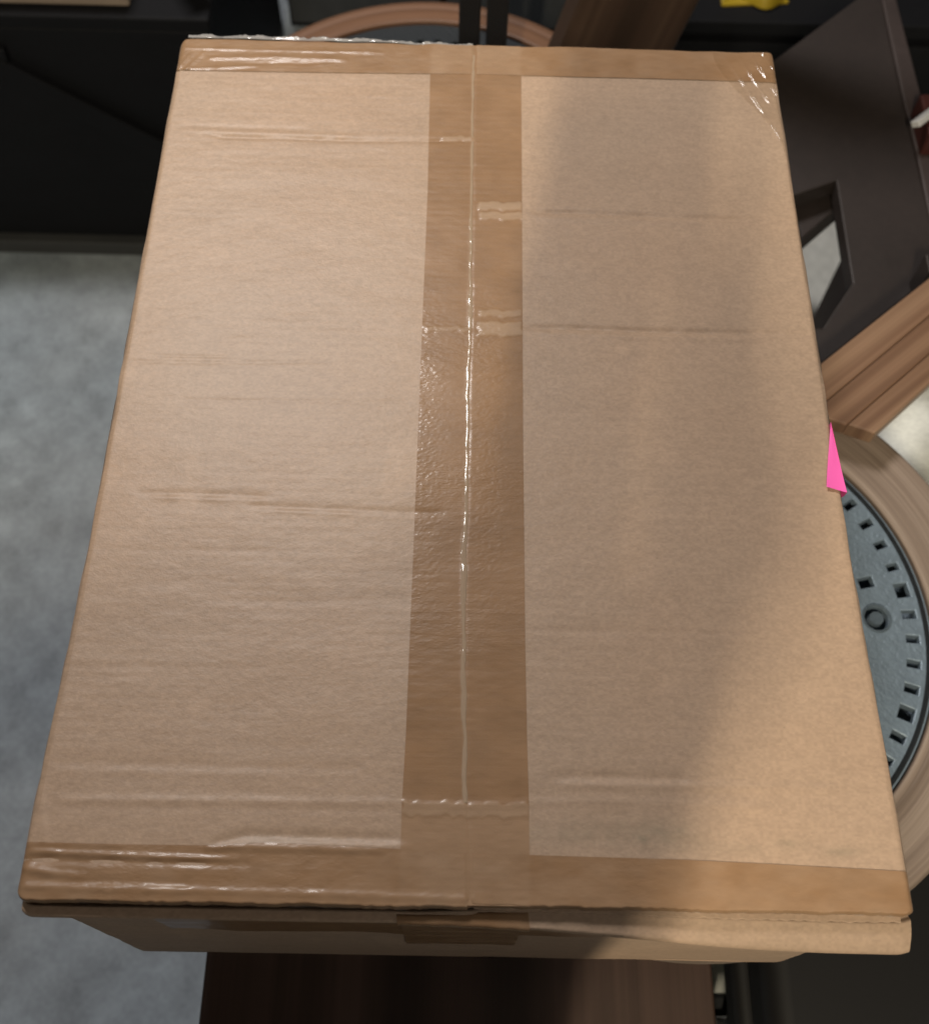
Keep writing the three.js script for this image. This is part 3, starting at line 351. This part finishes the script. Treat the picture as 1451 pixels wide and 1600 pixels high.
// ------------------------------------------------------------------ the photographer, out of view, posed so the shadow falls on the lid
function field(bones, cell, k) {                              // smooth union of tapered capsules: [ax,ay,az,ra, bx,by,bz,rb, flatten?]
  const lo = [9, 9, 9], hi = [-9, -9, -9]; for (const b of bones) for (const o of [0, 4]) for (let c = 0; c < 3; c++) { lo[c] = Math.min(lo[c], b[o + c] - b[o + 3] - cell * 3); hi[c] = Math.max(hi[c], b[o + c] + b[o + 3] + cell * 3); }
  const ext = Math.max(hi[0] - lo[0], hi[1] - lo[1], hi[2] - lo[2]), n = Math.ceil(ext / cell) + 4, mc = new MarchingCubes(n, new THREE.MeshBasicMaterial(), false, false, 400000);
  const cen = [0, 1, 2].map((c) => (lo[c] + hi[c]) / 2), half = n / 2, sc = ext / 2 * n / (n - 4);
  for (let z = 0, q = 0; z < n; z++) for (let y = 0; y < n; y++) for (let x = 0; x < n; x++, q++) {
    const X = cen[0] + (x - half) / half * sc, Y = cen[1] + (y - half) / half * sc, Z = cen[2] + (z - half) / half * sc; let d = 1;
    if (X > lo[0] && X < hi[0] && Y > lo[1] && Y < hi[1] && Z > lo[2] && Z < hi[2]) for (const b of bones) {
      const ex = b[4] - b[0], ey = b[5] - b[1], ez = b[6] - b[2], px = X - b[0], py = Y - b[1], pz = Z - b[2], t = clamp((px * ex + py * ey + pz * ez) / (ex * ex + ey * ey + ez * ez + 1e-9), 0, 1);
      let gx = px - ex * t, gy = py - ey * t, gz = pz - ez * t; const dd = Math.sqrt(gx * gx + gy * gy + gz * gz * (b[8] || 1)) - mix(b[3], b[7], t);
      const hh = Math.max(k - Math.abs(d - dd), 0) / k; d = Math.min(d, dd) - hh * hh * k * 0.25;
    }
    mc.field[q] = -d;
  }
  mc.isolation = 0; mc.update(); const cnt = mc.count, g = new THREE.BufferGeometry(), p = new Float32Array(mc.positionArray.slice(0, cnt * 3)); for (let i = 0; i < p.length; i += 3) { p[i] = cen[0] + p[i] * sc; p[i + 1] = cen[1] + p[i + 1] * sc; p[i + 2] = cen[2] + p[i + 2] * sc; }
  g.setAttribute('position', new THREE.BufferAttribute(p, 3)); g.setAttribute('normal', new THREE.BufferAttribute(new Float32Array(mc.normalArray.slice(0, cnt * 3)), 3)); g.setAttribute('uv', new THREE.BufferAttribute(new Float32Array(cnt * 2), 2)); return g;
}
const B = (a, ra, b, rb, f) => [...a, ra, ...b, rb, f || 1];
const phoneC = CAM.clone().addScaledVector(UPV, -0.052).addScaledVector(FWD, -0.012).add(new THREE.Vector3(0.004, 0, 0)), RT = new THREE.Vector3().crossVectors(FWD, UPV).normalize();
const loc = (r, u, f) => phoneC.clone().addScaledVector(RT, r).addScaledVector(UPV, u).addScaledVector(FWD, f).toArray();
{ const t = thing('phone', 'black phone held level above the box in both hands, out of view, shading the lid', 'phone', phoneC.toArray());
  const mk = (g, m, nm) => { g.applyMatrix4(new THREE.Matrix4().makeBasis(RT, UPV, FWD.clone().negate())); part(nm, g, m, t, false); };
  mk(new RoundedBoxGeometry(0.078, 0.154, 0.009, 4, 0.0042), M.blackSatin, 'phone_body'); const s = new THREE.PlaneGeometry(0.07, 0.146); s.translate(0, 0, 0.0047); mk(s, std({ color: lin(0.02, 0.02, 0.022), roughness: 0.1 }), 'screen'); }
{ const t = thing('person', 'person out of view in a dark jacket holding a phone out over the box, shading the lid', 'person', [-0.34, 0, 0.86]); const skin = std({ color: lin(0.45, 0.27, 0.19), roughness: 0.6 }), cloth = std({ map: dustMap([0.035, 0.04, 0.05], 181), roughness: 0.9 }), jean = std({ map: dustMap([0.03, 0.035, 0.05], 183), roughness: 0.9 });
  const hd = [-0.195, 1.60, 0.61], sR = [-0.14, 1.36, 0.70], sL = [-0.50, 1.36, 0.74], wR = loc(0.050, -0.145, -0.032), wL = loc(-0.050, -0.140, -0.032), eR = [-0.050, 1.25, 0.35], eL = [-0.27, 1.31, 0.37];
  // skin: head with face, neck, hands
  const head = [B([hd[0], hd[1] + 0.03, hd[2] + 0.01], 0.088, [hd[0], hd[1] - 0.03, hd[2] - 0.02], 0.078), B([hd[0], hd[1] - 0.06, hd[2] - 0.03], 0.058, [hd[0], hd[1] - 0.085, hd[2] - 0.05], 0.036), B([hd[0], hd[1] - 0.01, hd[2] - 0.095], 0.012, [hd[0], hd[1] - 0.04, hd[2] - 0.112], 0.015), B([hd[0] - 0.03, hd[1] + 0.015, hd[2] - 0.085], 0.014, [hd[0] + 0.03, hd[1] + 0.015, hd[2] - 0.085], 0.014), B([hd[0] - 0.02, hd[1] - 0.068, hd[2] - 0.087], 0.009, [hd[0] + 0.02, hd[1] - 0.068, hd[2] - 0.087], 0.009), B([hd[0] - 0.085, hd[1] + 0.01, hd[2] + 0.01], 0.012, [hd[0] - 0.085, hd[1] - 0.03, hd[2] + 0.0], 0.009), B([hd[0] + 0.085, hd[1] + 0.01, hd[2] + 0.01], 0.012, [hd[0] + 0.085, hd[1] - 0.03, hd[2] + 0.0], 0.009), B([hd[0], hd[1] - 0.05, hd[2] + 0.04], 0.055, [-0.27, 1.44, 0.71], 0.062)];
  const hand = (sgn, w) => { const bs = [], palmA = loc(sgn * 0.026, -0.108, -0.026), palmB = loc(sgn * 0.026, -0.088, -0.028); bs.push(B(w, 0.027, palmA, 0.026), B(palmA, 0.026, palmB, 0.022), B(palmA, 0.022, loc(sgn * 0.044, -0.092, -0.016), 0.018));
    [-0.018, -0.037, -0.056, -0.075].forEach((u, i) => { const L = [0.9, 1, 0.95, 0.75][i]; const a = loc(sgn * 0.043, -0.086 + (u + 0.075) * 0.5, -0.015), b = loc(sgn * 0.046, u + 0.004, -0.003), c = loc(sgn * (0.046 - 0.022 * L), u + 0.006, 0.0015 - 0.003); bs.push(B(a, 0.010, b, 0.0092), B(b, 0.0092, [c[0] - FWD.x * 0.004, c[1] - FWD.y * 0.004, c[2] - FWD.z * 0.004], 0.0078)); });
    const t0 = loc(sgn * 0.042, -0.100, -0.028), t1 = loc(sgn * 0.030, -0.075, -0.024), t2 = loc(sgn * 0.018, -0.052, -0.019); bs.push(B(t0, 0.013, t1, 0.0105), B(t1, 0.0105, t2, 0.0088)); return bs; };
  const bodyGeo = mergeGeometries([field(head, 0.0045, 0.02), field(hand(1, wR), 0.0032, 0.006), field(hand(-1, wL), 0.0032, 0.006)]);
  part('body', bodyGeo, skin, t);
  part('jacket', field([B(sR, 0.072, eR, 0.055), B(eR, 0.055, wR, 0.031), B(sL, 0.072, eL, 0.055), B(eL, 0.055, wL, 0.031), B([-0.25, 1.36, 0.79], 0.085, [-0.43, 1.36, 0.80], 0.085), B([-0.27, 1.22, 0.80], 0.115, [-0.41, 1.22, 0.81], 0.115), B([-0.28, 0.95, 0.86], 0.115, [-0.40, 0.95, 0.86], 0.115), B([-0.27, 1.22, 0.80], 0.115, [-0.28, 0.95, 0.86], 0.115), B([-0.41, 1.22, 0.81], 0.115, [-0.40, 0.95, 0.86], 0.115), B([-0.335, 1.40, 0.77], 0.085, [-0.22, 1.50, 0.65], 0.075)], 0.011, 0.05), cloth, t);
  part('trousers', field([B([-0.26, 0.90, 0.86], 0.105, [-0.25, 0.50, 0.84], 0.072), B([-0.25, 0.50, 0.84], 0.072, [-0.25, 0.09, 0.88], 0.05), B([-0.42, 0.90, 0.86], 0.105, [-0.43, 0.50, 0.84], 0.072), B([-0.43, 0.50, 0.84], 0.072, [-0.43, 0.09, 0.88], 0.05)], 0.012, 0.035), jean, t);
  for (const x of [-0.25, -0.43]) part('shoe', field([B([x, 0.045, 0.89], 0.044, [x, 0.036, 0.72], 0.036)], 0.007, 0.02), M.blackSatin, t);
  part('hair', field([B([hd[0], hd[1] + 0.05, hd[2] + 0.02], 0.096, [hd[0], hd[1] - 0.02, hd[2] + 0.06], 0.092)], 0.006, 0.02), std({ color: lin(0.02, 0.013, 0.009), roughness: 0.6 }), t); }

renderer.render(scene, camera);
